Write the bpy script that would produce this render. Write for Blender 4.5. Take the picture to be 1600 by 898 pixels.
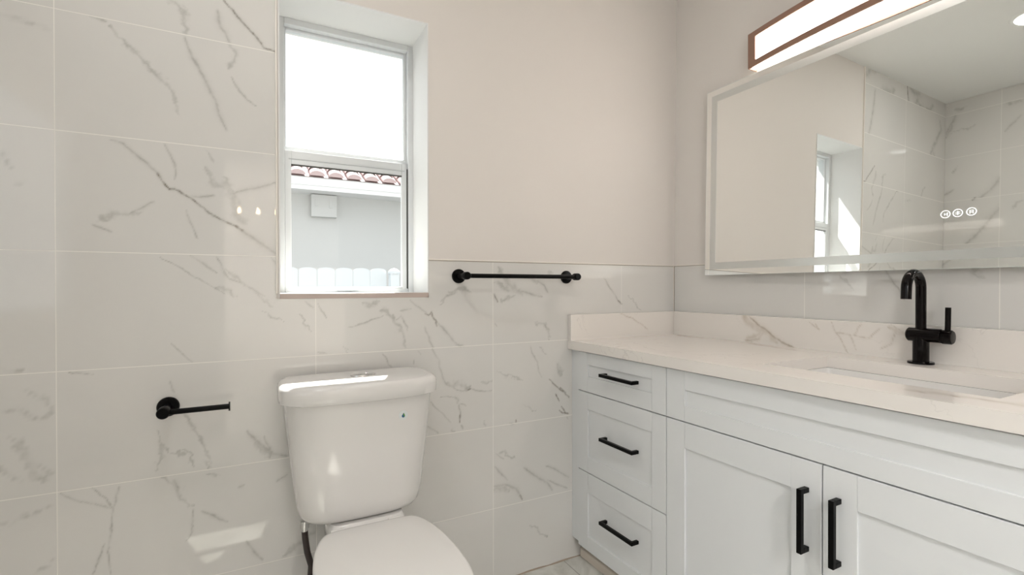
import bpy, bmesh, math, random
import numpy as np
from mathutils import Vector, Matrix
random.seed(7)
S = bpy.context.scene
for o in list(bpy.data.objects): bpy.data.objects.remove(o)
COL = S.collection
PI = math.pi

# ------------------------------------------------------------------ camera
EYE = Vector((-1.6887, -1.6154, 1.0994)); YAW, PITCH, ROLL = 0.48288, -0.005013, -0.001749
F = Vector((math.sin(YAW)*math.cos(PITCH), math.cos(YAW)*math.cos(PITCH), math.sin(PITCH)))
R = Vector((math.cos(YAW), -math.sin(YAW), 0)); U = R.cross(F)
R2 = R*math.cos(ROLL)+U*math.sin(ROLL); U2 = U*math.cos(ROLL)-R*math.sin(ROLL)
cam = bpy.data.cameras.new('camera'); cam.sensor_width = 36; cam.lens = 752.08/1600*36
cam.shift_y = 3.23/1600; cam.clip_start = 0.02
co = bpy.data.objects.new('camera', cam); COL.objects.link(co)
M = Matrix((R2, U2, -F)).transposed().to_4x4(); M.translation = EYE; co.matrix_world = M
S.camera = co
# ------------------------------------------------------------------ light and exposure
S.view_settings.view_transform = 'Standard'; S.view_settings.look = 'None'
S.view_settings.exposure = 0.11; S.view_settings.gamma = 1.0; S.view_settings.use_curve_mapping = False
w = bpy.data.worlds.new('sky'); S.world = w; w.use_nodes = True
bg = w.node_tree.nodes['Background']; bg.inputs[0].default_value = (0.97, 0.98, 1.0, 1); bg.inputs[1].default_value = 1.6
sun = bpy.data.lights.new('sun', 'SUN'); sun.energy = 19.0; sun.angle = math.radians(0.6); sun.color = (1.0, 0.96, 0.9)
so = bpy.data.objects.new('sun', sun); COL.objects.link(so)
SUN_DIR = Vector((-0.38, -1.0, -1.65)); so.rotation_euler = SUN_DIR.to_track_quat('-Z', 'Y').to_euler()
so.location = (0, 6, 9)
DOWNLIGHT_W = 3.6; FIXTURE_STRENGTH = 9.8; HALL_FILL_GLOBE = 48.0; HALL_FILL_DOME = 170.0
CEIL = 2.515

# ------------------------------------------------------------------ materials
def mat(name, col, rough=0.5, metal=0.0, spec=0.5, coat=0.0, emit=None, bump=None, coat_rough=0.03):
    m = bpy.data.materials.new(name); m.use_nodes = True; nt = m.node_tree; b = nt.nodes['Principled BSDF']
    b.inputs['Base Color'].default_value = (*col, 1); b.inputs['Roughness'].default_value = rough
    b.inputs['Metallic'].default_value = metal; b.inputs['Specular IOR Level'].default_value = spec
    b.inputs['Coat Weight'].default_value = coat; b.inputs['Coat Roughness'].default_value = coat_rough
    if emit: b.inputs['Emission Color'].default_value = (*emit[0], 1); b.inputs['Emission Strength'].default_value = emit[1]
    # every material gets a faint procedural variation
    n = nt.nodes.new('ShaderNodeTexNoise'); n.inputs['Scale'].default_value = bump[0] if bump else 9; n.inputs['Detail'].default_value = 4
    tc = nt.nodes.new('ShaderNodeTexCoord'); nt.links.new(tc.outputs['Object'], n.inputs['Vector'])
    if bump:
        bp = nt.nodes.new('ShaderNodeBump'); bp.inputs['Strength'].default_value = bump[1]; bp.inputs['Distance'].default_value = 0.002
        nt.links.new(n.outputs[0], bp.inputs['Height']); nt.links.new(bp.outputs[0], b.inputs['Normal'])
    mp = nt.nodes.new('ShaderNodeMapRange'); mp.inputs[3].default_value = max(0, rough-0.02); mp.inputs[4].default_value = min(1, rough+0.02)
    nt.links.new(n.outputs[0], mp.inputs[0]); nt.links.new(mp.outputs[0], b.inputs['Roughness'])
    return m
PAINT = mat('wall_paint', (0.775, 0.735, 0.695), 0.55, spec=0.3, bump=(160, 0.05))
CEILP = mat('ceiling_paint', (0.87, 0.87, 0.85), 0.7, spec=0.2)
REVEAL = mat('reveal_white_paint', (0.80, 0.80, 0.79), 0.5, spec=0.3, bump=(120, 0.06))
GROUT = mat('grout', (0.86, 0.84, 0.80), 0.8, spec=0.2)
EDGE = mat('tile_edge_caulk', (0.86, 0.82, 0.76), 0.5)
CABINET = mat('white_lacquer', (0.77, 0.785, 0.79), 0.38, spec=0.4)
PORCELAIN = mat('porcelain', (0.78, 0.765, 0.745), 0.12, spec=0.5, coat=0.4)
SEATP = mat('seat_plastic', (0.81, 0.795, 0.77), 0.25, spec=0.5)
BLACK = mat('matte_black_metal', (0.002, 0.002, 0.002), 0.30, spec=0.12)
BLACKG = mat('glossy_black_metal', (0.002, 0.001, 0.001), 0.10, spec=0.2)
CHROME = mat('chrome', (0.72, 0.72, 0.72), 0.18, metal=1.0)
BRONZE = mat('bronze', (0.30, 0.17, 0.12), 0.35, spec=0.5)
VINYL = mat('white_vinyl', (0.60, 0.645, 0.68), 0.4)
ALU = mat('white_aluminium', (0.72, 0.74, 0.75), 0.4, spec=0.4)
GASKET = mat('dark_gasket', (0.05, 0.05, 0.045), 0.7)
LAMP = mat('lit_acrylic', (0.9, 0.86, 0.82), 0.4, emit=((1.0, 0.88, 0.80), FIXTURE_STRENGTH))
DISC = mat('lit_downlight_disc', (0.9, 0.9, 0.9), 0.4, emit=((1.0, 0.97, 0.93), 6.0))
STUCCO = mat('stucco', (0.57, 0.57, 0.56), 0.9, spec=0.1, bump=(60, 0.4))
FASCIA = mat('white_fascia', (0.80, 0.80, 0.80), 0.6)
CLAY = mat('clay_roof_tile', (0.50, 0.38, 0.37), 0.8, bump=(20, 0.3))
GROUND = mat('dark_gravel_ground', (0.13, 0.13, 0.125), 0.9, bump=(20, 0.3))
HOSE = mat('braided_black_hose', (0.03, 0.02, 0.018), 0.4)
KICK = mat('toe_kick_board', (0.64, 0.57, 0.51), 0.5)
RING = mat('lit_touch_ring', (0.8, 0.8, 0.8), 0.4, emit=((0.95, 0.97, 1.0), 0.7))
STICK_W = mat('sticker_white', (0.72, 0.76, 0.76), 0.3)
STICK_B = mat('sticker_blue', (0.02, 0.10, 0.22), 0.3)
STICK_G = mat('sticker_green', (0.10, 0.30, 0.06), 0.3)
GRIME = mat('brown_caulk', (0.42, 0.34, 0.27), 0.8)
SILLM = mat('stone_sill', (0.52, 0.43, 0.39), 0.4)

def mirror_mat():
    m = bpy.data.materials.new('mirror_silver'); m.use_nodes = True; b = m.node_tree.nodes['Principled BSDF']
    b.inputs['Base Color'].default_value = (0.90, 0.915, 0.90, 1); b.inputs['Metallic'].default_value = 1; b.inputs['Roughness'].default_value = 0.0
    return m
MIRROR = mirror_mat()
FROST = mat('frosted_mirror_band', (0.70, 0.72, 0.71), 0.30, metal=0.85)
MIREDGE = mat('polished_glass_edge', (0.70, 0.74, 0.72), 0.15)
def glass_mat():
    m = bpy.data.materials.new('window_glass'); m.use_nodes = True; nt = m.node_tree; nt.nodes.clear()
    o = nt.nodes.new('ShaderNodeOutputMaterial'); t = nt.nodes.new('ShaderNodeBsdfTransparent'); g = nt.nodes.new('ShaderNodeBsdfGlossy')
    g.inputs['Roughness'].default_value = 0.0; t.inputs[0].default_value = (0.96, 0.98, 0.98, 1)
    lw = nt.nodes.new('ShaderNodeLayerWeight'); lw.inputs[0].default_value = 0.5; pw = nt.nodes.new('ShaderNodeMath'); pw.operation = 'POWER'; pw.inputs[1].default_value = 5
    nt.links.new(lw.outputs['Facing'], pw.inputs[0]); f = nt.nodes.new('ShaderNodeMath'); f.operation = 'MULTIPLY_ADD'; f.inputs[1].default_value = 0.9; f.inputs[2].default_value = 0.02
    nt.links.new(pw.outputs[0], f.inputs[0]); x = nt.nodes.new('ShaderNodeMixShader')
    nt.links.new(f.outputs[0], x.inputs[0]); nt.links.new(t.outputs[0], x.inputs[1]); nt.links.new(g.outputs[0], x.inputs[2]); nt.links.new(x.outputs[0], o.inputs[0])
    return m
GLASS = glass_mat()

def marble_tile_mat():
    m = bpy.data.materials.new('polished_marble_tile'); m.use_nodes = True; nt = m.node_tree; N = nt.nodes; L = nt.links; b = N['Principled BSDF']
    def attr(n):
        a = N.new('ShaderNodeAttribute'); a.attribute_name = n; return a.outputs['Fac']
    def noise(sc, det, dist=0.0):
        n = N.new('ShaderNodeTexNoise'); n.inputs['Scale'].default_value = sc; n.inputs['Detail'].default_value = det; n.inputs['Distortion'].default_value = dist
        L.new(tc.outputs['Object'], n.inputs['Vector']); return n.outputs[0]
    def mix(f, a, c):
        x = N.new('ShaderNodeMix'); x.data_type = 'RGBA'
        if hasattr(f, 'links'): L.new(f, x.inputs[0])
        else: x.inputs[0].default_value = f
        for v, i in ((a, 6), (c, 7)):
            if hasattr(v, 'links'): L.new(v, x.inputs[i])
            else: x.inputs[i].default_value = (*v, 1)
        return x.outputs[2]
    def math_(op, a, c, clamp=False):
        x = N.new('ShaderNodeMath'); x.operation = op; x.use_clamp = clamp
        for v, i in ((a, 0), (c, 1)):
            if hasattr(v, 'links'): L.new(v, x.inputs[i])
            else: x.inputs[i].default_value = v
        return x.outputs[0]
    tc = N.new('ShaderNodeTexCoord')
    clouds = noise(2.2, 3, 0.6); fine = noise(90, 3)
    r = N.new('ShaderNodeMapRange'); L.new(clouds, r.inputs[0]); r.inputs[1].default_value = 0.35; r.inputs[2].default_value = 0.75
    base = mix(r.outputs[0], (0.75, 0.735, 0.705), (0.71, 0.70, 0.675))
    tone = math_('MULTIPLY', attr('tone'), 0.5)
    base = mix(tone, base, (0.66, 0.65, 0.63))
    sm = math_('MULTIPLY', attr('smudge'), math_('ADD', math_('MULTIPLY', fine, 0.9), 0.45), True)
    base = mix(math_('MULTIPLY', sm, 0.75), base, (0.36, 0.36, 0.33))
    vn = math_('MULTIPLY', attr('vein'), math_('ADD', math_('MULTIPLY', fine, 1.0), 0.45), True)
    base = mix(math_('MULTIPLY', vn, 0.9), base, (0.20, 0.19, 0.165))
    bn = math_('MULTIPLY', attr('rust'), fine, True)
    base = mix(math_('MULTIPLY', bn, 1.3, True), base, (0.13, 0.085, 0.045))
    L.new(base, b.inputs['Base Color'])
    b.inputs['Roughness'].default_value = 0.025; b.inputs['Specular IOR Level'].default_value = 0.68
    return m
TILE = marble_tile_mat()

def quartz_mat():
    m = bpy.data.materials.new('white_quartz_gold_veins'); m.use_nodes = True; nt = m.node_tree; N = nt.nodes; L = nt.links; b = N['Principled BSDF']
    tc = N.new('ShaderNodeTexCoord')
    def vein(scale, rot, width, dist, off):
        mp = N.new('ShaderNodeMapping'); mp.inputs['Rotation'].default_value = rot; mp.inputs['Location'].default_value = off; L.new(tc.outputs['Object'], mp.inputs[0])
        n = N.new('ShaderNodeTexNoise'); n.inputs['Scale'].default_value = scale; n.inputs['Detail'].default_value = 5; n.inputs['Distortion'].default_value = dist; L.new(mp.outputs[0], n.inputs['Vector'])
        a = N.new('ShaderNodeMath'); a.operation = 'SUBTRACT'; a.inputs[1].default_value = 0.5; L.new(n.outputs[0], a.inputs[0])
        c = N.new('ShaderNodeMath'); c.operation = 'ABSOLUTE'; L.new(a.outputs[0], c.inputs[0])
        r = N.new('ShaderNodeMapRange'); r.inputs[1].default_value = 0; r.inputs[2].default_value = width; r.inputs[3].default_value = 1; r.inputs[4].default_value = 0; L.new(c.outputs[0], r.inputs[0]); return r.outputs[0]
    def mul(a, c):
        x = N.new('ShaderNodeMath'); x.operation = 'MULTIPLY'; x.use_clamp = True
        L.new(a, x.inputs[0])
        if hasattr(c, 'links'): L.new(c, x.inputs[1])
        else: x.inputs[1].default_value = c
        return x.outputs[0]
    def mix(f, a, c):
        x = N.new('ShaderNodeMix'); x.data_type = 'RGBA'; L.new(f, x.inputs[0])
        for v, i in ((a, 6), (c, 7)):
            if hasattr(v, 'links'): L.new(v, x.inputs[i])
            else: x.inputs[i].default_value = (*v, 1)
        return x.outputs[2]
    n = N.new('ShaderNodeTexNoise'); n.inputs['Scale'].default_value = 3.0; L.new(tc.outputs['Object'], n.inputs['Vector'])
    g = N.new('ShaderNodeMapRange'); g.inputs[1].default_value = 0.47; g.inputs[2].default_value = 0.62; L.new(n.outputs[0], g.inputs[0])
    v1 = mul(vein(7.0, (0.3, 0.6, 0.2), 0.010, 1.2, (3, 1, 2)), g.outputs[0])
    base = mix(mul(v1, 0.30), (0.84, 0.80, 0.755), (0.42, 0.40, 0.38))
    a = N.new('ShaderNodeAttribute'); a.attribute_name = 'smudge'; a2 = N.new('ShaderNodeAttribute'); a2.attribute_name = 'vein'
    base = mix(mul(a.outputs['Fac'], 0.75), base, (0.56, 0.49, 0.40)); base = mix(mul(a2.outputs['Fac'], 0.8), base, (0.34, 0.26, 0.18))
    L.new(base, b.inputs['Base Color']); b.inputs['Roughness'].default_value = 0.12; b.inputs['Specular IOR Level'].default_value = 0.45
    return m
QUARTZ = quartz_mat()

def floor_mat():
    m = bpy.data.materials.new('grey_marble_floor_tile'); m.use_nodes = True; nt = m.node_tree; N = nt.nodes; L = nt.links; b = N['Principled BSDF']
    tc = N.new('ShaderNodeTexCoord'); n = N.new('ShaderNodeTexNoise'); n.inputs['Scale'].default_value = 5; n.inputs['Detail'].default_value = 8; n.inputs['Distortion'].default_value = 1.5
    L.new(tc.outputs['Object'], n.inputs['Vector']); r = N.new('ShaderNodeValToRGB'); L.new(n.outputs[0], r.inputs[0])
    e = r.color_ramp.elements; e[0].position = 0.36; e[0].color = (0.48, 0.47, 0.42, 1); e[1].position = 0.6; e[1].color = (0.74, 0.73, 0.68, 1)
    k = N.new('ShaderNodeTexBrick'); k.offset = 0; k.inputs['Scale'].default_value = 1; k.inputs['Brick Width'].default_value = 0.61; k.inputs['Row Height'].default_value = 0.61
    k.inputs['Mortar Size'].default_value = 0.002; k.inputs['Mortar'].default_value = (0.4, 0.38, 0.35, 1); L.new(tc.outputs['Object'], k.inputs['Vector']); L.new(r.outputs[0], k.inputs['Color1']); L.new(r.outputs[0], k.inputs['Color2'])
    L.new(k.outputs[0], b.inputs['Base Color']); b.inputs['Roughness'].default_value = 0.15
    return m
FLOORM = floor_mat()

# ------------------------------------------------------------------ helpers
def link(name, me, m=None, parent=None, smooth=False):
    o = bpy.data.objects.new(name, me); COL.objects.link(o)
    if m: me.materials.append(m)
    if smooth:
        for p in me.polygons: p.use_smooth = True
    if parent:
        o.parent = parent
    return o
def tag(o, label, cat, group=None):
    o['label'] = label; o['category'] = cat
    if group: o['group'] = group
    return o
def struct(o): o['kind'] = 'structure'; return o
def thing(name, loc, label, cat, group=None):
    o = bpy.data.objects.new(name, None); COL.objects.link(o); o.location = loc; o.empty_display_size = 0.05
    return tag(o, label, cat, group)
def boxes(name, bl, m, parent=None, bevel=0.0, seg=2):
    """bl: list of (x0,x1,y0,y1,z0,z1)"""
    V, Fc = [], []
    for x0, x1, y0, y1, z0, z1 in bl:
        k = len(V)
        V += [(x0,y0,z0),(x1,y0,z0),(x1,y1,z0),(x0,y1,z0),(x0,y0,z1),(x1,y0,z1),(x1,y1,z1),(x0,y1,z1)]
        Fc += [tuple(k+i for i in f) for f in ((3,2,1,0),(4,5,6,7),(0,1,5,4),(1,2,6,5),(2,3,7,6),(3,0,4,7))]
    me = bpy.data.meshes.new(name); me.from_pydata(V, [], Fc); me.update()
    o = link(name, me, m, parent)
    if bevel:
        b = o.modifiers.new('bevel', 'BEVEL'); b.width = bevel; b.segments = seg; b.limit_method = 'ANGLE'
        for p in me.polygons: p.use_smooth = False
    return o
def tube(name, pts, rad, m, parent=None, n=24, caps=True):
    """swept round tube through pts; rad is a number or a list"""
    P = [Vector(p) for p in pts]; rr = rad if isinstance(rad, (list, tuple)) else [rad]*len(P)
    V, Fc = [], []; up = None
    for i, p in enumerate(P):
        t = (P[min(i+1, len(P)-1)]-P[max(i-1, 0)]).normalized()
        if up is None:
            up = t.orthogonal().normalized()
        up = (up-t*up.dot(t)).normalized(); s = t.cross(up)
        for k in range(n):
            a = 2*PI*k/n; V.append(p+(up*math.cos(a)+s*math.sin(a))*rr[i])
    for i in range(len(P)-1):
        for k in range(n):
            a, b = i*n+k, i*n+(k+1) % n; Fc.append((a, b, b+n, a+n))
    if caps: Fc += [tuple(reversed(range(n))), tuple(range((len(P)-1)*n, len(P)*n))]
    me = bpy.data.meshes.new(name); me.from_pydata(V, [], Fc); me.update(); o = link(name, me, m, parent, True)
    me.set_sharp_from_angle(angle=math.radians(40))
    return o
def lathe(name, c, axis, prof, m, parent=None, n=40):
    """prof: (distance along axis, radius) from point c"""
    c = Vector(c); a = Vector(axis).normalized(); pts = [c+a*d for d, r in prof]
    up = a.orthogonal().normalized(); s = a.cross(up); V, Fc = [], []
    for p, (d, r) in zip(pts, prof):
        for k in range(n):
            t = 2*PI*k/n; V.append(p+(up*math.cos(t)+s*math.sin(t))*r)
    for i in range(len(prof)-1):
        for k in range(n):
            x, y = i*n+k, i*n+(k+1) % n; Fc.append((x, y, y+n, x+n))
    Fc += [tuple(reversed(range(n))), tuple(range((len(prof)-1)*n, len(prof)*n))]
    me = bpy.data.meshes.new(name); me.from_pydata(V, [], Fc); me.update(); o = link(name, me, m, parent, True)
    me.set_sharp_from_angle(angle=math.radians(35))
    return o
def loft(name, rings, m, parent=None, cap0=True, cap1=True, sharp=50):
    n = len(rings[0]); V = [p for r in rings for p in r]; Fc = []
    for i in range(len(rings)-1):
        for k in range(n):
            a, b = i*n+k, i*n+(k+1) % n; Fc.append((a, b, b+n, a+n))
    if cap0: Fc.append(tuple(reversed(range(n))))
    if cap1: Fc.append(tuple(range((len(rings)-1)*n, len(rings)*n)))
    me = bpy.data.meshes.new(name); me.from_pydata(V, [], Fc); me.update(); o = link(name, me, m, parent, True)
    bm = bmesh.new(); bm.from_mesh(me); bmesh.ops.recalc_face_normals(bm, faces=bm.faces); bm.to_mesh(me); bm.free()
    me.set_sharp_from_angle(angle=math.radians(sharp))
    return o

# value noise used when the veins are laid into the tiles
_rng = np.random.default_rng(3); _T = _rng.random((256, 256))
def vnoise(x, y):
    xi = np.floor(x).astype(int); yi = np.floor(y).astype(int); fx = x-xi; fy = y-yi
    fx = fx*fx*(3-2*fx); fy = fy*fy*(3-2*fy)
    g = lambda a, b: _T[a & 255, b & 255]
    return (g(xi, yi)*(1-fx)+g(xi+1, yi)*fx)*(1-fy)+(g(xi, yi+1)*(1-fx)+g(xi+1, yi+1)*fx)*fy
def fbm(x, y, o=4):
    s = 0; a = 0.5
    for k in range(o):
        s = s+a*(vnoise(x+17.3*k, y-9.1*k)-0.5); x = x*2.03; y = y*2.03; a *= 0.5
    return s
def parse(t):
    L = []
    for l in t.strip().split('\n'):
        q = l.split(); L.append((q[0], float(q[1])/1000, np.array([[float(v)/1000 for v in p.split(',')] for p in q[2:]])))
    return L
def vein_fields(u, v, veins, gain=1.0):
    """fields (vein, smudge, rust) at points u,v"""
    A = np.zeros_like(u); B = np.zeros_like(u); C = np.zeros_like(u)
    wu = u+0.010*fbm(u*28, v*28)+0.004*fbm(u*140+5, v*140); wv = v+0.010*fbm(u*28+40, v*28+11)+0.004*fbm(u*140+9, v*140+70)
    su = u+0.035*fbm(u*22+3, v*22)+0.02*fbm(u*90, v*90+7); sv = v+0.035*fbm(u*22+60, v*22+31)+0.02*fbm(u*90+31, v*90)
    for ty, hw, P in veins:
        x, y = (su, sv) if ty == 's' else (wu, wv)
        seg = np.linalg.norm(np.diff(P, axis=0), axis=1); tot = seg.sum()+1e-9; acc = 0
        best = np.full_like(u, 9.0); tt = np.zeros_like(u)
        for i in range(len(seg)):
            a = P[i]; b = P[i+1]-a; h = np.clip(((x-a[0])*b[0]+(y-a[1])*b[1])/(b@b+1e-12), 0, 1)
            d = np.hypot(x-a[0]-h*b[0], y-a[1]-h*b[1]); q = d < best; best = np.where(q, d, best); tt = np.where(q, (acc+h*seg[i])/tot, tt); acc += seg[i]
        tap = 0.35+0.65*np.sqrt(np.clip(4*tt*(1-tt), 0, 1))
        mod = np.clip(0.75+1.3*fbm(u*45+13, v*45+3), 0.1, 1.4)
        if ty == 's':
            g = np.exp(-(best/(hw*1.15*tap))**2)*mod*0.80; B = np.maximum(B, g)
        elif ty == 'm':
            g = np.exp(-(best/(max(hw, 0.0016)*0.9*tap))**2)*mod*0.42; A = np.maximum(A, g)
            B = np.maximum(B, np.exp(-(best/(hw*3.0*tap))**2)*mod*0.36)
        else:
            g = np.exp(-(best/(max(hw*0.75, 0.0018)*tap))**2)*mod; A = np.maximum(A, g*0.75); C = np.maximum(C, np.exp(-(best/0.0022)**2)*np.clip(1.6*fbm(u*120, v*120)+0.55, 0, 1))
            B = np.maximum(B, np.exp(-(best/(hw*2.8*tap))**2)*mod*0.40)
    return A*gain, B*gain, C*gain
def random_veins(u0, u1, v0, v1, seed):
    g = random.Random(seed); L = []
    for k in range(g.choice((1, 2, 2, 3))):
        x = g.uniform(u0, u1); y = g.uniform(v0, v1); a = g.choice((-1, 1))*g.uniform(0.4, 1.2)+(PI if g.random() < 0.5 else 0); P = [(x, y)]
        for j in range(g.randint(3, 7)):
            a += g.uniform(-0.45, 0.45); x += 0.055*math.cos(a); y += 0.055*math.sin(a); P.append((x, y))
        L.append((g.choice('mmsf'), g.uniform(0.002, 0.006), np.array(P)))
    return L
def tile_mesh(name, rects, u_joint, v_joint, TW, TH, to_world, veins, m, parent, step_fn, region, gap=0.0022, depth=0.007, seed=0):
    """one mesh of separate tiles; region(u,v)->bool says where the wall is tiled; to_world maps (u,v,d)"""
    ulo, uhi, vlo, vhi, ub, vb = rects
    VV, QQ, A_, B_, C_, T_ = [], [], [], [], [], []; base = 0
    i0 = math.floor((ulo-u_joint)/TW); i1 = math.ceil((uhi-u_joint)/TW); j0 = math.floor((vlo-v_joint)/TH); j1 = math.ceil((vhi-v_joint)/TH)
    for i in range(i0, i1):
        for j in range(j0, j1):
            a0, a1 = max(ulo, u_joint+i*TW+gap/2), min(uhi, u_joint+(i+1)*TW-gap/2)
            b0, b1 = max(vlo, v_joint+j*TH+gap/2), min(vhi, v_joint+(j+1)*TH-gap/2)
            if a1-a0 < 0.002 or b1-b0 < 0.002: continue
            st = step_fn((a0+a1)/2, (b0+b1)/2)
            def lin(lo, hi, br):
                k = [lo]+[q for q in br if lo+1e-4 < q < hi-1e-4]+[hi]; out = []
                for p, q in zip(k[:-1], k[1:]):
                    n = max(1, int(math.ceil((q-p)/st))); out += list(np.linspace(p, q, n+1)[:-1])
                return np.array(out+[hi])
            us, vs = lin(a0, a1, ub), lin(b0, b1, vb)
            cu, cv = (us[:-1]+us[1:])/2, (vs[:-1]+vs[1:])/2
            keep = region(*np.meshgrid(cu, cv, indexing='ij'))
            if not keep.any(): continue
            Ug, Vg = np.meshgrid(us, vs, indexing='ij'); nu, nv = Ug.shape
            own = [q for q in veins if np.mean((q[2][:, 0] > a0-0.004) & (q[2][:, 0] < a1+0.004) & (q[2][:, 1] > b0-0.004) & (q[2][:, 1] < b1+0.004)) > 0.45]
            if not own and seed is not None and step_fn((a0+a1)/2, (b0+b1)/2) > 0.004: own = random_veins(a0, a1, b0, b1, seed+i*31+j*7)
            fA, fB, fC = vein_fields(Ug.ravel(), Vg.ravel(), own) if own else (np.zeros(nu*nv),)*3
            idx = np.arange(nu*nv).reshape(nu, nv)
            ii, jj = np.nonzero(keep)
            q = np.stack([idx[ii, jj], idx[ii+1, jj], idx[ii+1, jj+1], idx[ii, jj+1]], 1)
            P = to_world(Ug.ravel(), Vg.ravel(), np.zeros(nu*nv)); PB = to_world(Ug.ravel(), Vg.ravel(), np.full(nu*nv, depth))
            # side walls on boundary edges
            kp = np.pad(keep, 1); sides = []
            for di, dj, e0, e1 in ((-1, 0, (0, 1), (0, 0)), (1, 0, (1, 0), (1, 1)), (0, -1, (0, 0), (1, 0)), (0, 1, (1, 1), (0, 1))):
                bd = keep & ~kp[1+di:1+di+keep.shape[0], 1+dj:1+dj+keep.shape[1]]; bi, bj = np.nonzero(bd)
                p = idx[bi+e0[0], bj+e0[1]]; r = idx[bi+e1[0], bj+e1[1]]; sides.append(np.stack([r, p, p+nu*nv, r+nu*nv], 1))
            QQ.append(np.concatenate([q]+sides)+base); VV.append(P); VV.append(PB); base += 2*nu*nv
            tn = np.full(nu*nv, random.Random(seed*13+i*57+j*101 if seed is not None else 0).random()*0.35)
            for L_, f in ((A_, fA), (B_, fB), (C_, fC), (T_, tn)): L_.append(f); L_.append(f)
    V = np.concatenate(VV).astype(np.float32); Q = np.concatenate(QQ).astype(np.int32)
    used = np.zeros(len(V), bool); used[Q.ravel()] = True; mp = np.cumsum(used)-1; V = V[used]; Q = mp[Q]
    me = bpy.data.meshes.new(name); me.vertices.add(len(V)); me.vertices.foreach_set('co', V.ravel())
    me.loops.add(Q.size); me.loops.foreach_set('vertex_index', Q.ravel().astype(np.int32)); me.polygons.add(len(Q))
    me.polygons.foreach_set('loop_start', np.arange(0, Q.size, 4, dtype=np.int32)); me.update(calc_edges=True); me.shade_flat()
    for n, L_ in (('vein', A_), ('smudge', B_), ('rust', C_), ('tone', T_)):
        a = me.attributes.new(n, 'FLOAT', 'POINT'); a.data.foreach_set('value', np.concatenate(L_)[used].astype(np.float32))
    return link(name, me, m, parent)

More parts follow.
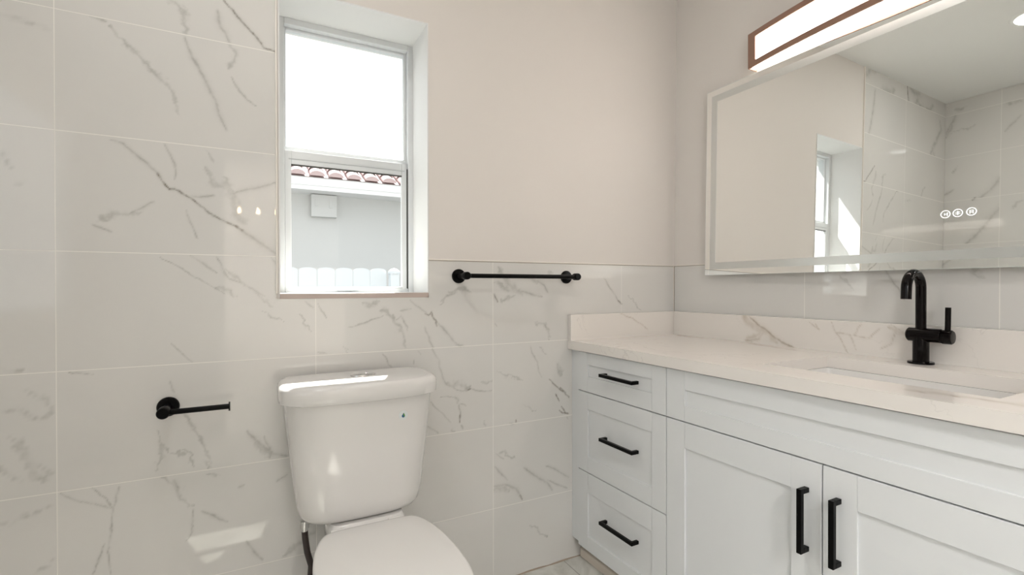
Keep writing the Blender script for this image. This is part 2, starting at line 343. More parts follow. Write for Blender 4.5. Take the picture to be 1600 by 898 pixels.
VEINS_BACK = """
m 1.8 -2245,1761 -2210,1761 -2181,1752 -2154,1749
s 4.0 -2246,1433 -2232,1411 -2224,1397
m 1.7 -2218,1354 -2201,1361
s 6.1 -1901,1891 -1883,1880 -1872,1810
m 4.1 -1791,1896 -1784,1852 -1764,1810
f 2.9 -1775,1927 -1747,1893 -1711,1856 -1673,1813 -1643,1807
m 3.4 -1872,1801 -1853,1745 -1823,1688 -1800,1637 -1785,1585 -1773,1554
s 5.8 -1764,1803 -1745,1791 -1748,1758 -1768,1731
s 4.8 -2040,1794 -2010,1761 -1969,1719 -1927,1676 -1898,1629 -1888,1586
m 2.0 -2076,1804 -2043,1799
m 1.6 -1760,1709 -1720,1652 -1695,1637
m 2.3 -2035,1491 -2008,1485 -1977,1451 -1935,1412 -1910,1371
f 2.2 -1935,1412 -1910,1371 -1896,1374 -1855,1349 -1817,1311 -1778,1291 -1746,1272
m 3.7 -1746,1272 -1705,1248 -1671,1221 -1641,1198
f 1.6 -1754,1278 -1734,1267
m 1.8 -1921,1493 -1903,1460 -1892,1426 -1896,1399
m 1.9 -1863,1357 -1832,1356 -1801,1364
s 7.2 -2065,1281 -2032,1298 -1999,1296 -1971,1309
m 2.1 -1999,1298 -1971,1313 -1943,1334
m 1.6 -2075,1264 -2033,1248
s 5.4 -1824,1438 -1809,1397 -1778,1383
m 2.8 -1762,1371 -1729,1386 -1679,1402 -1638,1415
s 10.3 -1785,1410 -1762,1357 -1733,1312
s 3.9 -1816,1489 -1805,1445
m 1.5 -1870,1316 -1844,1237
s 12.1 -1762,1375 -1729,1294
m 0.7 -1930,1188 -1926,1180 -1896,1162 -1867,1145 -1841,1125 -1815,1103 -1792,1092 -1775,1078
m 1.5 -1860,1187 -1845,1180 -1823,1163 -1796,1143
m 1.7 -1796,1186 -1784,1168 -1781,1153 -1769,1126 -1745,1114 -1729,1105
s 4.7 -1773,1150 -1745,1128 -1721,1105
m 1.8 -1729,1105 -1705,1091 -1676,1075
s 4.1 -1705,1091 -1672,1070 -1647,1044
m 1.5 -1657,1190 -1644,1176 -1640,1145
s 5.0 -1800,1101 -1769,1087 -1753,1069
s 2.1 -1677,1026 -1656,1013 -1634,996
m 1.3 -1564,1057 -1551,1047 -1537,1036
s 3.1 -1587,1023 -1565,998 -1542,964
m 0.7 -1908,947 -1883,917 -1855,891
m 1.5 -1911,843 -1900,806
s 4.5 -1878,746 -1860,712 -1837,664 -1822,625 -1813,587
s 3.2 -1933,705 -1922,659 -1939,622 -1939,587
s 2.5 -1922,657 -1890,649 -1860,613 -1851,586
m 4.2 -1722,675 -1693,640 -1655,598 -1616,589
s 6.8 -1701,643 -1659,591
m 2.1 -1678,654 -1659,599
m 1.2 -2122,885 -2075,876
m 1.4 -2249,905 -2235,894 -2206,898
s 2.3 -2218,863 -2204,842 -2189,832
s 5.9 -2192,837 -2168,826 -2156,801 -2168,774
m 1.7 -2250,798 -2215,800 -2192,777 -2174,771 -2150,784
s 4.6 -2239,732 -2204,679 -2187,621 -2151,628
s 4.7 -2216,721 -2181,652 -2148,625
s 4.0 -2250,664 -2216,626
m 1.6 -2139,577 -2108,552 -2083,541 -2037,516
m 1.3 -2082,583 -2050,544 -2034,514 -2037,457 -2044,391 -2041,342
m 1.4 -2022,573 -2034,516
s 4.4 -1933,580 -1901,556 -1890,520 -1855,477
m 2.6 -1901,567 -1894,543
m 2.3 -1838,466 -1799,439 -1774,423
m 1.5 -1857,478 -1861,415 -1874,392
m 3.0 -1727,355 -1703,311 -1686,283
m 2.9 -1747,515 -1731,521
m 2.2 -1647,514 -1612,530
s 8.1 -1634,284 -1590,312 -1549,339
s 2.3 -2251,520 -2199,531 -2150,549
s 3.7 -2188,383 -2151,411
m 1.7 -2080,352 -2070,373 -2051,427
s 3.9 -1822,570 -1791,556
m 0.9 -1525,1052 -1517,1031 -1503,1002
m 1.3 -1436,974 -1423,974 -1404,981 -1370,990 -1346,999 -1323,1008
s 5.9 -1338,1023 -1315,1018 -1291,997
s 5.3 -1396,1040 -1362,1047 -1338,1051
s 6.0 -1303,1010 -1283,981 -1263,936 -1259,893
m 1.8 -1266,1021 -1250,1025 -1229,1026
m 1.6 -1233,1057 -1215,1036 -1191,1021 -1174,1008
f 1.7 -1181,1006 -1168,1002 -1159,1012 -1153,993 -1139,976
m 2.7 -1139,976 -1117,954 -1091,927 -1068,898
m 2.1 -1073,896 -1036,889
f 1.1 -1144,978 -1140,961
m 1.7 -1181,965 -1177,940 -1166,914 -1148,888
s 3.4 -1131,1043 -1113,1058 -1095,1072 -1063,1081
m 1.9 -1126,1047 -1104,1066 -1081,1072
s 5.5 -1095,1081 -1058,1085 -1003,1087
m 1.4 -1283,989 -1266,1001 -1258,988 -1242,961
s 3.3 -1258,988 -1238,951
s 1.8 -1452,918 -1449,891
s 2.2 -1449,910 -1440,902
m 1.1 -1530,896 -1503,891
m 1.0 -1327,883 -1315,862 -1307,841 -1293,829
m 0.8 -1209,881 -1196,866
m 0.8 -1223,851 -1221,835
m 1.8 -1157,893 -1141,859 -1132,845 -1132,822 -1115,775 -1106,756 -1074,737
m 1.4 -1074,737 -1050,727 -1025,728 -1010,733 -985,721 -959,713 -928,718
s 5.9 -1103,761 -1050,751 -1020,739
f 0.9 -1024,729 -1011,734
m 0.9 -1127,714 -1079,707
m 2.1 -1077,710 -1060,697 -1062,686
m 1.4 -1057,683 -1052,650 -1049,636 -1054,613
f 1.2 -1052,641 -1055,613
m 1.6 -1050,603 -1043,586
m 1.1 -1164,704 -1132,666 -1099,630 -1087,617
m 1.1 -1181,620 -1155,604 -1133,587
s 3.2 -1089,599 -1065,587
m 0.9 -1057,685 -1030,670
s 4.2 -969,748 -927,751
s 2.4 -962,606 -962,587
m 1.5 -763,873 -754,842 -728,806 -725,770 -711,746
f 1.5 -678,735 -651,713 -621,687 -581,654
f 1.5 -624,698 -599,672
f 1.3 -648,672 -630,644
f 1.5 -618,622 -600,594 -615,596 -628,608
f 1.3 -606,594 -584,587
s 3.3 -912,786 -874,766 -797,742
s 2.5 -797,648 -740,612
f 1.2 -828,593 -825,583
m 1.7 -855,587 -836,578
m 1.0 -593,578 -584,564
s 7.7 -639,784 -609,750
m 1.1 -1064,889 -1035,887
m 1.0 -912,479 -875,449
s 2.0 -728,866 -693,838
s 12.5 -900,1171 -849,1112 -803,1072
s 7.2 -915,1122 -886,1109 -849,1089
m 3.0 -803,1085 -756,1071 -709,1061
s 6.6 -893,1049 -834,1065
f 2.9 -915,1076 -901,1046
s 6.1 -780,1146 -733,1109
m 3.1 -733,1123 -701,1109 -680,1078
s 4.8 -741,962 -701,957 -681,921 -681,890
m 2.4 -701,957 -683,932
m 2.2 -406,1136 -359,1083 -330,1045
f 2.6 -330,1044 -308,1025
s 1.9 -267,1071 -207,991
s 5.6 -668,1161 -676,1147
m 1.0 -915,965 -904,954
s 8.7 -920,347 -889,353 -858,327
m 4.0 -920,359 -871,358 -826,333 -800,287
m 2.4 -915,430 -880,391 -858,371
m 3.7 -793,408 -741,366 -688,329 -661,292
m 2.5 -693,397 -643,372 -582,328
m 2.1 -688,339 -592,287
f 2.4 -809,305 -800,287
s 3.3 -765,181 -722,142 -683,115
s 4.0 -898,482 -825,454
"""
VEINS_RIGHT = """
m 2.0 -839,1168 -851,1138 -875,1098 -892,1062
s 5 -1047,1145 -1071,1115
s 5 -714,1138 -759,1089
"""
VEINS_LEFT = """
m 7.2 -163,1780 -207,1814 -249,1853 -291,1917 -341,1949 -391,1987
m 8.1 -101,1464 -178,1558 -221,1612 -273,1699 -324,1755 -392,1862
f 5.4 -158,1796 -174,1815
m 4.5 2,2268 -16,2325 -56,2404
m 5.4 7,1853 -35,1873 -53,1885
s 7.2 -355,1708 -374,1747 -399,1757
s 5.4 -45,2011 -79,2057
m 6.3 -3,2265 -30,2322 -53,2411 -65,2439
s 10.8 -53,2443 -107,2457
m 3.6 -310,2226 -388,2313
s 14.4 -301,2452 -329,2398 -382,2395
s 4.5 -30,2290 -175,2311
"""
VEINS_UPPER = """
s 13.2 -1654,2458 -1715,2515 -1780,2520
s 14.4 -1825,2414 -1933,2424 -2001,2455
f 6.0 -2151,2516 -2176,2420 -2162,2402
m 12.0 -2172,2516 -2248,2496 -2309,2495 -2281,2428 -2423,2404
m 8.4 -2345,2395 -2470,2422 -2517,2463
m 4.2 -1759,2399 -1750,2312 -1718,2166 -1695,2092
m 4.8 -2620,2374 -2640,2314 -2514,2164 -2567,2079
m 4.2 -2558,2078 -2493,2120 -2582,2225 -2642,2328
"""

# ------------------------------------------------------------------ room shell
XL, YF, HX = -2.71, -2.55, 0.10          # left wall, front wall, outer edge right
WX0, WX1, WZ0, WZ1 = -1.634, -1.170, 1.081, 2.012   # window opening
TILE_TOP, TILE_EDGE = 1.193, -1.645
PY = 0.005                                # painted plaster sits a little behind the tile face
def wall_with_hole(name, m):
    o = boxes(name, [(XL-0.1, WX0, PY, 0.30, 0, CEIL+0.1), (WX1, HX, PY, 0.30, 0, CEIL+0.1), (WX0, WX1, PY, 0.30, 0, WZ0-0.014), (WX0, WX1, PY, 0.30, WZ1, CEIL+0.1)], m)
    return struct(o)
wall_back = wall_with_hole('wall_back', PAINT)
def region_back(u, v):
    a = (u < TILE_EDGE); b = (v < TILE_TOP) & ~((u > TILE_EDGE) & (u < WX1+0.002) & (v > WZ0-0.016))
    return a | b
vb = parse(VEINS_BACK)+[(t, h*1.5, q) for t, h, q in parse(VEINS_UPPER)]
TW, TH = 0.612, 0.306
st_back = lambda u, v: 0.003 if (u > -2.35 and 0.1 < v < 2.12) else 0.008
tb = tile_mesh('tile_cladding', (XL+0.001, -0.001, 0.001, CEIL-0.001, [TILE_EDGE, WX1+0.002], [WZ0-0.016, TILE_TOP]), -2.146, TILE_TOP, TW, TH,
          lambda u, v, d: np.stack([u, d, v], 1), vb, TILE, wall_back, st_back, region_back, seed=11)
boxes('grout', [(XL, TILE_EDGE-0.001, 0.00015, PY+0.001, 0, CEIL), (TILE_EDGE-0.001, WX1+0.003, 0.00015, PY+0.001, 0, WZ0-0.017), (WX1+0.003, 0, 0.00015, PY+0.001, 0, TILE_TOP-0.001)], GROUT, wall_back)
t = boxes('trim_1', [(TILE_EDGE, TILE_EDGE+0.005, -0.0035, PY+0.002, WZ0, CEIL)], EDGE, bevel=0.001); struct(t)
t = boxes('trim_2', [(WX1+0.002, 0.0, -0.0025, PY+0.002, TILE_TOP+0.0008, TILE_TOP+0.0052)], EDGE, bevel=0.001); struct(t)
GAP_DARK = mat('shadow_gap_and_corner_line', (0.33, 0.27, 0.22), 0.8)  # dark tone that paints the shadow gap under the tile top edge
boxes('dark_gap_line', [(WX1+0.002, 0.0, -0.0004, PY+0.002, TILE_TOP-0.0012, TILE_TOP+0.0008)], GAP_DARK, t)  # painted shadow gap, back wall
t = struct(boxes('trim_5', [(-0.0045, 0.001, -0.0006, 0.001, 0.0, TILE_TOP)], EDGE)); boxes('dark_gap_line', [(-0.0014, 0.001, -0.0012, 0.001, 0.0, TILE_TOP)], GAP_DARK, t)  # pale corner strip with a thin dark line down it

# right wall leans back a little at the top
LEAN = 0.012
wall_right = bpy.data.objects.new('tmp', None)
me_r = boxes('wall_right', [(PY, 0.12, YF-0.1, 0.02, -0.95, CEIL-0.85)], PAINT); struct(me_r)
bpy.data.objects.remove(wall_right); wall_right = me_r
wall_right.location = (0, 0, 0.95); wall_right.rotation_euler = (0, LEAN, 0)
vr = parse(VEINS_RIGHT)
for ya_, yb_ in ((-0.598, 0.0), (YF, -0.598)):
    tile_mesh('tile_cladding', (ya_+0.0011, yb_-0.0011*(yb_ < 0), 0.001, TILE_TOP, [], [TILE_TOP]), -0.598, TILE_TOP, 0.598 if yb_ == 0 else 0.502, TH,
          lambda u, v, d: np.stack([d, u, v-0.95], 1), vr, TILE, wall_right, lambda u, v: 0.003 if (v > 0.88 and u > -1.3) else 0.02, lambda u, v: np.ones_like(u, bool), seed=None)
boxes('grout', [(0.00015, PY+0.001, YF, 0, -0.95, TILE_TOP-0.951)], GROUT, wall_right)
boxes('tile_edge_trim', [(-0.0025, PY+0.002, YF, 0, TILE_TOP-0.9492, TILE_TOP-0.9448)], EDGE, wall_right, bevel=0.001)
boxes('dark_gap_line', [(-0.0004, PY+0.002, YF, 0, TILE_TOP-0.9512, TILE_TOP-0.9492)], GAP_DARK, wall_right)  # painted shadow gap, right wall

LY0_, LY1_, LZ0_, LZ1_ = -2.40, -1.20, 0.95, 2.10      # added unseen window in the left wall, lighting the right wall and vanity
wall_left = struct(boxes('wall_left', [(XL-0.1, XL, LY1_, 0.1, 0, CEIL+0.1), (XL-0.1, XL, YF-0.1, LY0_, 0, CEIL+0.1), (XL-0.1, XL, LY0_, LY1_, 0, LZ0_), (XL-0.1, XL, LY0_, LY1_, LZ1_, CEIL+0.1)], GROUT))
boxes('grout', [(XL-0.001, XL+0.0063, LY1_, -0.001, 0.001, CEIL-0.001), (XL-0.001, XL+0.0063, YF, LY0_, 0.001, CEIL-0.001)], GROUT, wall_left)
win_fill = struct(boxes('window_fill', [(XL-0.07, XL-0.03, LY0_-0.002, LY0_+0.04, LZ0_-0.002, LZ1_+0.002), (XL-0.07, XL-0.03, LY1_-0.04, LY1_+0.002, LZ0_-0.002, LZ1_+0.002), (XL-0.07, XL-0.03, LY0_+0.04, LY1_-0.04, LZ0_-0.002, LZ0_+0.04), (XL-0.07, XL-0.03, LY0_+0.04, LY1_-0.04, LZ1_-0.04, LZ1_+0.002)], ALU, bevel=0.002))
boxes('glass_pane', [(XL-0.052, XL-0.048, LY0_+0.038, LY1_-0.038, LZ0_+0.038, LZ1_-0.038)], GLASS, win_fill)  # pane of the added unseen window
tile_mesh('tile_cladding', (YF, -0.001, 0.001, CEIL-0.001, [LY0_, LY1_], [LZ0_, LZ1_]), -0.294, TILE_TOP, TW, TH,
          lambda u, v, d: np.stack([XL+0.0065-d, u, v], 1), parse(VEINS_LEFT), TILE, wall_left, lambda u, v: 0.006 if (u > -1.0 and v > 1.2) else 0.02, lambda u, v: ~((u > LY0_) & (u < LY1_) & (v > LZ0_) & (v < LZ1_)), depth=0.006, seed=5)
DX0, DX1, DZ = -1.92, -1.06, 2.05
wall_front = struct(boxes('wall_front', [(XL-0.1, DX0, YF-0.1, YF, 0, CEIL+0.1), (DX1, 0.14, YF-0.1, YF, 0, CEIL+0.1), (DX0, DX1, YF-0.1, YF, DZ, CEIL+0.1)], PAINT))
struct(boxes('trim_3', [(DX0-0.07, DX0, YF-0.001, YF+0.015, 0, DZ+0.07), (DX1, DX1+0.07, YF-0.001, YF+0.015, 0, DZ+0.07), (DX0, DX1, YF-0.001, YF+0.015, DZ, DZ+0.07)], CEILP, bevel=0.003))
struct(boxes('floor', [(XL-0.1, 0.14, YF-2.6, 0.30, -0.08, 0)], FLOORM))
struct(boxes('ceiling', [(XL-0.1, 0.14, YF-2.6, 0.30, CEIL, CEIL+0.12)], CEILP))
# the hall seen only as reflections in the polished tile
struct(boxes('wall_hall', [(XL-0.1, XL, YF-2.6, YF-0.1, 0, CEIL+0.02), (0.04, 0.14, YF-2.6, YF-0.1, 0, CEIL+0.02), (XL, 0.04, YF-2.6, YF-2.5, 0, CEIL+0.02)], PAINT))

# ------------------------------------------------------------------ window
FY = 0.18
window = struct(boxes('window_1', [  # outer aluminium frame
    (WX0-0.004, -1.6125, FY, FY+0.07, WZ0, WZ1), (-1.190, WX1+0.004, FY, FY+0.07, WZ0, WZ1),
    (-1.6125, -1.190, FY, FY+0.07, 1.990, WZ1), (-1.6125, -1.190, FY, FY+0.07, WZ0-0.004, 1.096)], ALU, bevel=0.0025))
boxes('reveal', [(WX0-0.003, WX0+0.001, PY-0.003, FY+0.10, WZ0-0.012, WZ1+0.004), (WX1-0.001, WX1+0.003, PY-0.003, FY+0.10, WZ0-0.012, WZ1+0.004), (WX0, WX1, PY-0.003, FY+0.10, WZ1-0.001, WZ1+0.003)], REVEAL, window)
boxes('window_sill', [(WX0-0.001, WX1+0.001, -0.0015, FY+0.02, WZ0-0.016, WZ0)], SILLM, window, bevel=0.0015)
boxes('sill_top_paint', [(WX0+0.0005, WX1-0.0005, 0.004, FY+0.01, WZ0-0.001, WZ0+0.0012)], REVEAL, window)
us = boxes('upper_sash', [(-1.6125, -1.607, FY+0.024, FY+0.045, 1.583, 1.990), (-1.200, -1.190, FY+0.024, FY+0.045, 1.583, 1.990), (-1.607, -1.200, FY+0.024, FY+0.045, 1.982, 1.990), (-1.6125, -1.190, FY+0.024, FY+0.045, 1.558, 1.583)], ALU, window, bevel=0.002)
boxes('glass_pane', [(-1.610, -1.197, FY+0.033, FY+0.037, 1.575, 1.985)], GLASS, us)
ls = boxes('lower_sash', [(-1.6125, -1.592, FY+0.002, FY+0.020, 1.090, 1.565), (-1.214, -1.195, FY+0.002, FY+0.020, 1.090, 1.565), (-1.592, -1.214, FY+0.002, FY+0.018, 1.517, 1.565), (-1.592, -1.214, FY+0.002, FY+0.020, 1.090, 1.101)], ALU, window, bevel=0.002)
boxes('glass_pane', [(-1.594, -1.212, FY+0.010, FY+0.014, 1.098, 1.519)], GLASS, ls)
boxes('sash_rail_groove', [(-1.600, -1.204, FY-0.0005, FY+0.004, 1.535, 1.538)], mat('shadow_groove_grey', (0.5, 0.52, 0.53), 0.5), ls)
boxes('gasket', [(-1.592, -1.214, FY+0.001, FY+0.008, 1.515, 1.519)], GASKET, ls)
boxes('weather_strip', [(-1.1955, -1.1915, FY+0.0005, FY+0.006, 1.090, 1.545)], GASKET, ls)
boxes('lift_handle', [(-1.45, -1.37, FY-0.012, FY+0.004, 1.088, 1.099)], VINYL, ls, bevel=0.002)

# ------------------------------------------------------------------ outside
struct(boxes('ground', [(-12, 12, -9, 22, -0.45, -0.35)], GROUND))
struct(boxes('roof_eave', [(XL-1, 1.5, 0.30, 0.60, 2.62, 2.72)], FASCIA))
house = thing('neighbour_house', (0, 5.5, -0.35), 'pale stucco neighbouring house with clay tiled roof behind the white fence', 'house')
def P(o, par):   # keep world placement under a parent that sits elsewhere
    o.parent = par; o.matrix_parent_inverse = Matrix.Translation(-par.location); return o
P(boxes('wall', [(-7, 9, 5.5, 11, -0.35, 2.55)], STUCCO), house)
P(boxes('fascia', [(-7.4, 9.4, 4.97, 5.02, 2.395, 2.50), (-7.4, 9.4, 4.985, 5.03, 2.34, 2.40)], FASCIA, bevel=0.004), house)
P(boxes('soffit', [(-7.4, 9.4, 5.0, 5.55, 2.37, 2.39)], FASCIA), house)
mb = P(boxes('meter_box', [(-1.07, -0.74, 5.38, 5.5, 2.06, 2.36)], STUCCO, bevel=0.008), house)
for k in ((-1.02, -0.98, 5.375, 5.385, 2.20, 2.30), (-0.84, -0.79, 5.375, 5.385, 2.18, 2.31)): boxes('box_knockout', [k], STUCCO, mb, bevel=0.002)
def roof():   # barrel tiles in overlapping courses
    V, Fc = [], []; pitch = 0.228; slope = 0.5; nx = 10; x0, x1 = -3.2, 4.2; ncol = int((x1-x0)/pitch); ye = 4.93; step = 0.20
    for r in range(6):
        for c in range(ncol):
            xa = x0+c*pitch
            for s in range(2):
                yy = ye+r*step+(0 if s == 0 else 0.25); zz = 2.495+slope*(yy-ye)+(0.020 if s == 0 else 0.0)
                for k in range(nx+1):
                    a = PI*k/nx; sc = 0.5*pitch*0.80*(1 if s == 0 else 0.88)
                    V.append((xa+pitch/2-sc*math.cos(a), yy, zz+0.062*math.sin(a)*(1 if s == 0 else 0.9)))
            b = len(V)-2*(nx+1)
            for k in range(nx): Fc.append((b+k, b+k+1, b+nx+2+k, b+nx+1+k))
            if r == 0: Fc.append(tuple(b+k for k in range(nx+1)))      # mortar plug
    yr = ye+6*step; k = len(V); V += [(x0-4, 4.95, 2.50), (x1+5, 4.95, 2.50), (x1+5, yr, 2.50+slope*(yr-4.95)), (x0-4, yr, 2.50+slope*(yr-4.95))]; Fc.append((k, k+1, k+2, k+3))
    V += [(x0-4, yr+1.2, 2.5), (x1+5, yr+1.2, 2.5)]; Fc.append((k+3, k+2, k+5, k+4))
    me = bpy.data.meshes.new('roof_tiles'); me.from_pydata(V, [], Fc); me.update(); return link('roof_tiles', me, CLAY)
P(roof(), house)
fence = thing('picket_fence', (-0.9, 3.2, -0.35), 'white vinyl picket fence with rounded picket tops in front of the stucco house', 'fence')
pitch = 0.161; X_first = -1.294
for k in range(-3, 9):
    xa = X_first+k*pitch; pts = []
    if k == 5: continue
    n = 12; hw = pitch/2-0.004
    out = [(xa-hw, -0.33), (xa+hw, -0.33)]+[(xa+hw*math.cos(PI*i/n), 1.256+0.032*math.sin(PI*i/n)) for i in range(n+1)]
    rings = [[(x, y, z) for x, z in out] for y in (3.2, 3.222)]
    P(loft('picket', rings, VINYL, sharp=30), fence)
P(boxes('rail', [(X_first-3.6*pitch, X_first+8.6*pitch, 3.224, 3.262, 1.0, 1.09), (X_first-3.6*pitch, X_first+8.6*pitch, 3.224, 3.262, 0.1, 0.19)], VINYL), fence)
pc = -0.511
post = P(boxes('post', [(pc-0.044, pc+0.044, 3.10, 3.188, -0.35, 1.235)], VINYL, bevel=0.006), fence)
cap = loft('post_cap', [[(pc+s*math.cos(2*PI*i/24+PI/4)*1.0, 3.144+s*math.sin(2*PI*i/24+PI/4), z) for i in range(24)] for s, z in ((0.058, 1.232), (0.060, 1.247), (0.052, 1.262), (0.032, 1.280), (0.006, 1.288))], VINYL, post)

# ------------------------------------------------------------------ vanity
FX = -0.545
van = thing('vanity_cabinet', (-0.27, -0.97, 0), 'white shaker vanity cabinet with drawers and double doors along the right wall', 'cabinet')
CT0, CT1 = 0.851, 0.885
VE = -1.900   # far end of the cabinet (beyond the frame)
P(boxes('body', [(-0.525, -0.012, -0.064, -0.048, 0.080, CT0), (-0.525, -0.012, -0.512, -0.496, 0.080, CT0), (-0.525, -0.012, -1.446, -1.430, 0.080, CT0), (-0.525, -0.012, VE, VE+0.018, 0.080, CT0),
                 (-0.523, -0.012, VE+0.018, -0.064, 0.082, 0.098), (-0.524, -0.506, VE+0.018, -0.064, 0.66, 0.71), (-0.524, -0.506, VE+0.018, -0.064, 0.82, CT0-0.001),
                 (-0.030, -0.012, VE+0.018, -0.064, 0.098, 0.60)], CABINET, bevel=0.0006), van)
P(boxes('filler_strip', [(-0.5415, -0.524, -0.0455, -0.001, 0.089, CT0-0.001)], CABINET, bevel=0.0008), van)
P(boxes('toe_kick', [(-0.490, -0.475, VE, -0.004, 0.0, 0.080)], KICK), van)
P(boxes('shoe_moulding', [(-0.506, -0.4905, VE, -0.004, 0.0, 0.036)], mat('painted_moulding', (0.72, 0.65, 0.57), 0.5), bevel=0.004), van)
def shaker(name, ya, yb, z0, z1, st, rt, rb, rec=0.0058):
    """ya > yb; frame of stiles and rails round a recessed panel"""
    x0, x1 = FX, FX+0.0195; g = 0.0003
    bl = [(x0, x1, ya-st, ya, z0, z1), (x0, x1, yb, yb+st, z0, z1), (x0, x1, yb+st+g, ya-st-g, z1-rt, z1), (x0, x1, yb+st+g, ya-st-g, z0, z0+rb)]
    o = P(boxes(name, bl, CABINET, bevel=0.0009), van)
    boxes('panel', [(x0+rec, x1-0.001, yb+st-0.002, ya-st+0.002, z0+rb-0.002, z1-rt+0.002)], CABINET, o)
    return o
def pull(par, c, length, axis, label='matte black bar pull'):
    s = 0.0058; x0, x1 = FX-0.032, FX
    if axis == 'y':
        y, z = c; a, b = y-length/2, y+length/2
        bl = [(x0, x0+2*s, a, b, z-s, z+s), (x0+2*s-0.0005, x1+0.0002, a, a+2*s, z-s, z+s), (x0+2*s-0.0005, x1+0.0002, b-2*s, b, z-s, z+s)]
    else:
        y, z = c; a, b = z-length/2, z+length/2
        bl = [(x0, x0+2*s, y-s, y+s, a, b), (x0+2*s-0.0005, x1+0.0002, y-s, y+s, a, a+2*s), (x0+2*s-0.0005, x1+0.0002, y-s, y+s, b-2*s, b)]
    h = boxes('handle', bl, BLACK, par, bevel=0.0012); h['label'] = label; return h
YA, YB, YC, YD = -0.0475, -0.5030, -0.5060, -1.4370
for y1, y0, n in ((YA, YB, 0), (-1.4400, -1.8955, 1)):
    for z0, z1, rt, rb in ((0.695, 0.8458, 0.046, 0.059), (0.3845, 0.6915, 0.064, 0.060), (0.080, 0.381, 0.076, 0.055)):
        d = shaker('drawer', y1, y0, z0, z1, 0.060, rt, rb)
        pull(d, ((y1+y0)/2-0.023, {0.695: 0.778, 0.3845: 0.5445, 0.080: 0.2405}[z0]), 0.172, 'y')
shaker('false_front', YC, YD, 0.695, 0.8458, 0.0705, 0.0565, 0.0465)
d = shaker('door', YC, -0.970, 0.080, 0.6915, 0.0705, 0.077, 0.072); pull(d, (-0.937, 0.5545), 0.150, 'z')
d = shaker('door', -0.973, YD, 0.080, 0.6915, 0.0705, 0.077, 0.072); pull(d, (-1.007, 0.5545), 0.150, 'z')

# countertop: a slab round the sink cut-out, with splashes
ct = thing('vanity_countertop', (-0.28, -0.97, CT0), 'white quartz countertop with gold and grey veining and low backsplash on the vanity', 'countertop')
SX0, SX1, SY0, SY1 = -0.437, -0.135, -1.235, -0.752   # sink opening
CF = -0.562
def slab_fields(o, veins, uv):
    me = o.data; co = np.empty(len(me.vertices)*3, np.float32); me.vertices.foreach_get('co', co); co = co.reshape(-1, 3); u, v = uv(co)
    A, B, C = vein_fields(u, v, veins)
    for n, f in (('vein', A*1.2), ('smudge', B)):
        a = me.attributes.new(n, 'FLOAT', 'POINT'); a.data.foreach_set('value', f.astype(np.float32))
def slab():
    xs = [CF, SX0, SX1, -0.002]; ys = [VE-0.02, SY0, SY1, -0.0015]; V, Fc = [], []
    def grid(xa, xb, ya, yb):
        nx = max(1, int((xb-xa)/0.012)); ny = max(1, int((yb-ya)/0.012)); b = len(V)
        for i in range(nx+1):
            for j in range(ny+1): V.append((xa+(xb-xa)*i/nx, ya+(yb-ya)*j/ny, CT1))
        for i in range(nx):
            for j in range(ny): k = b+i*(ny+1)+j; Fc.append((k, k+ny+1, k+ny+2, k+1))
    for i in range(3):
        for j in range(3):
            if i == 1 and j == 1: continue
            grid(xs[i], xs[i+1], ys[j], ys[j+1])
    bm = bmesh.new(); vs = [bm.verts.new(v) for v in V]
    for f in Fc: bm.faces.new([vs[i] for i in f])
    bmesh.ops.remove_doubles(bm, verts=bm.verts, dist=1e-5)
    # unify T-junctions is unnecessary on a flat plane; pull the border down
    be = [e for e in bm.edges if len(e.link_faces) == 1]
    r = bmesh.ops.extrude_edge_only(bm, edges=be)
    for v in [g for g in r['geom'] if isinstance(g, bmesh.types.BMVert)]: v.co.z = CT0
    bmesh.ops.recalc_face_normals(bm, faces=bm.faces)
    me = bpy.data.meshes.new('slab'); bm.to_mesh(me); bm.free()
    return link('slab', me, QUARTZ)
sl = P(slab(), ct)
CV = [('s', 0.012, np.array([[-0.03, -0.06], [-0.055, -0.12], [-0.05, -0.20]])), ('m', 0.002, np.array([[-0.025, -0.05], [-0.05, -0.14], [-0.03, -0.24]])),
      ('s', 0.010, np.array([[-0.02, -0.40], [-0.07, -0.47], [-0.06, -0.60]])), ('m', 0.002, np.array([[-0.03, -0.42], [-0.08, -0.55], [-0.10, -0.70]])),
      ('m', 0.002, np.array([[-0.12, -0.84], [-0.09, -0.92], [-0.10, -0.99]])), ('m', 0.002, np.array([[-0.10, -1.0], [-0.12, -1.07]])), ('m', 0.0018, np.array([[-0.1, -1.1], [-0.125, -1.18], [-0.09, -1.22]])),
      ('s', 0.010, np.array([[-0.50, -1.10], [-0.47, -1.22], [-0.48, -1.36]])), ('m', 0.0025, np.array([[-0.505, -1.12], [-0.47, -1.24], [-0.475, -1.38]]))]
slab_fields(sl, CV, lambda c: (c[:, 0], c[:, 1]))
boxes('slab_underside', [(CF+0.001, SX0-0.001, VE-0.019, -0.002, CT0, CT0+0.002), (SX1+0.001, -0.003, VE-0.019, -0.002, CT0, CT0+0.002), (SX0, SX1, SY1+0.001, -0.002, CT0, CT0+0.002), (SX0, SX1, VE-0.019, SY0-0.001, CT0, CT0+0.002)], QUARTZ, sl)
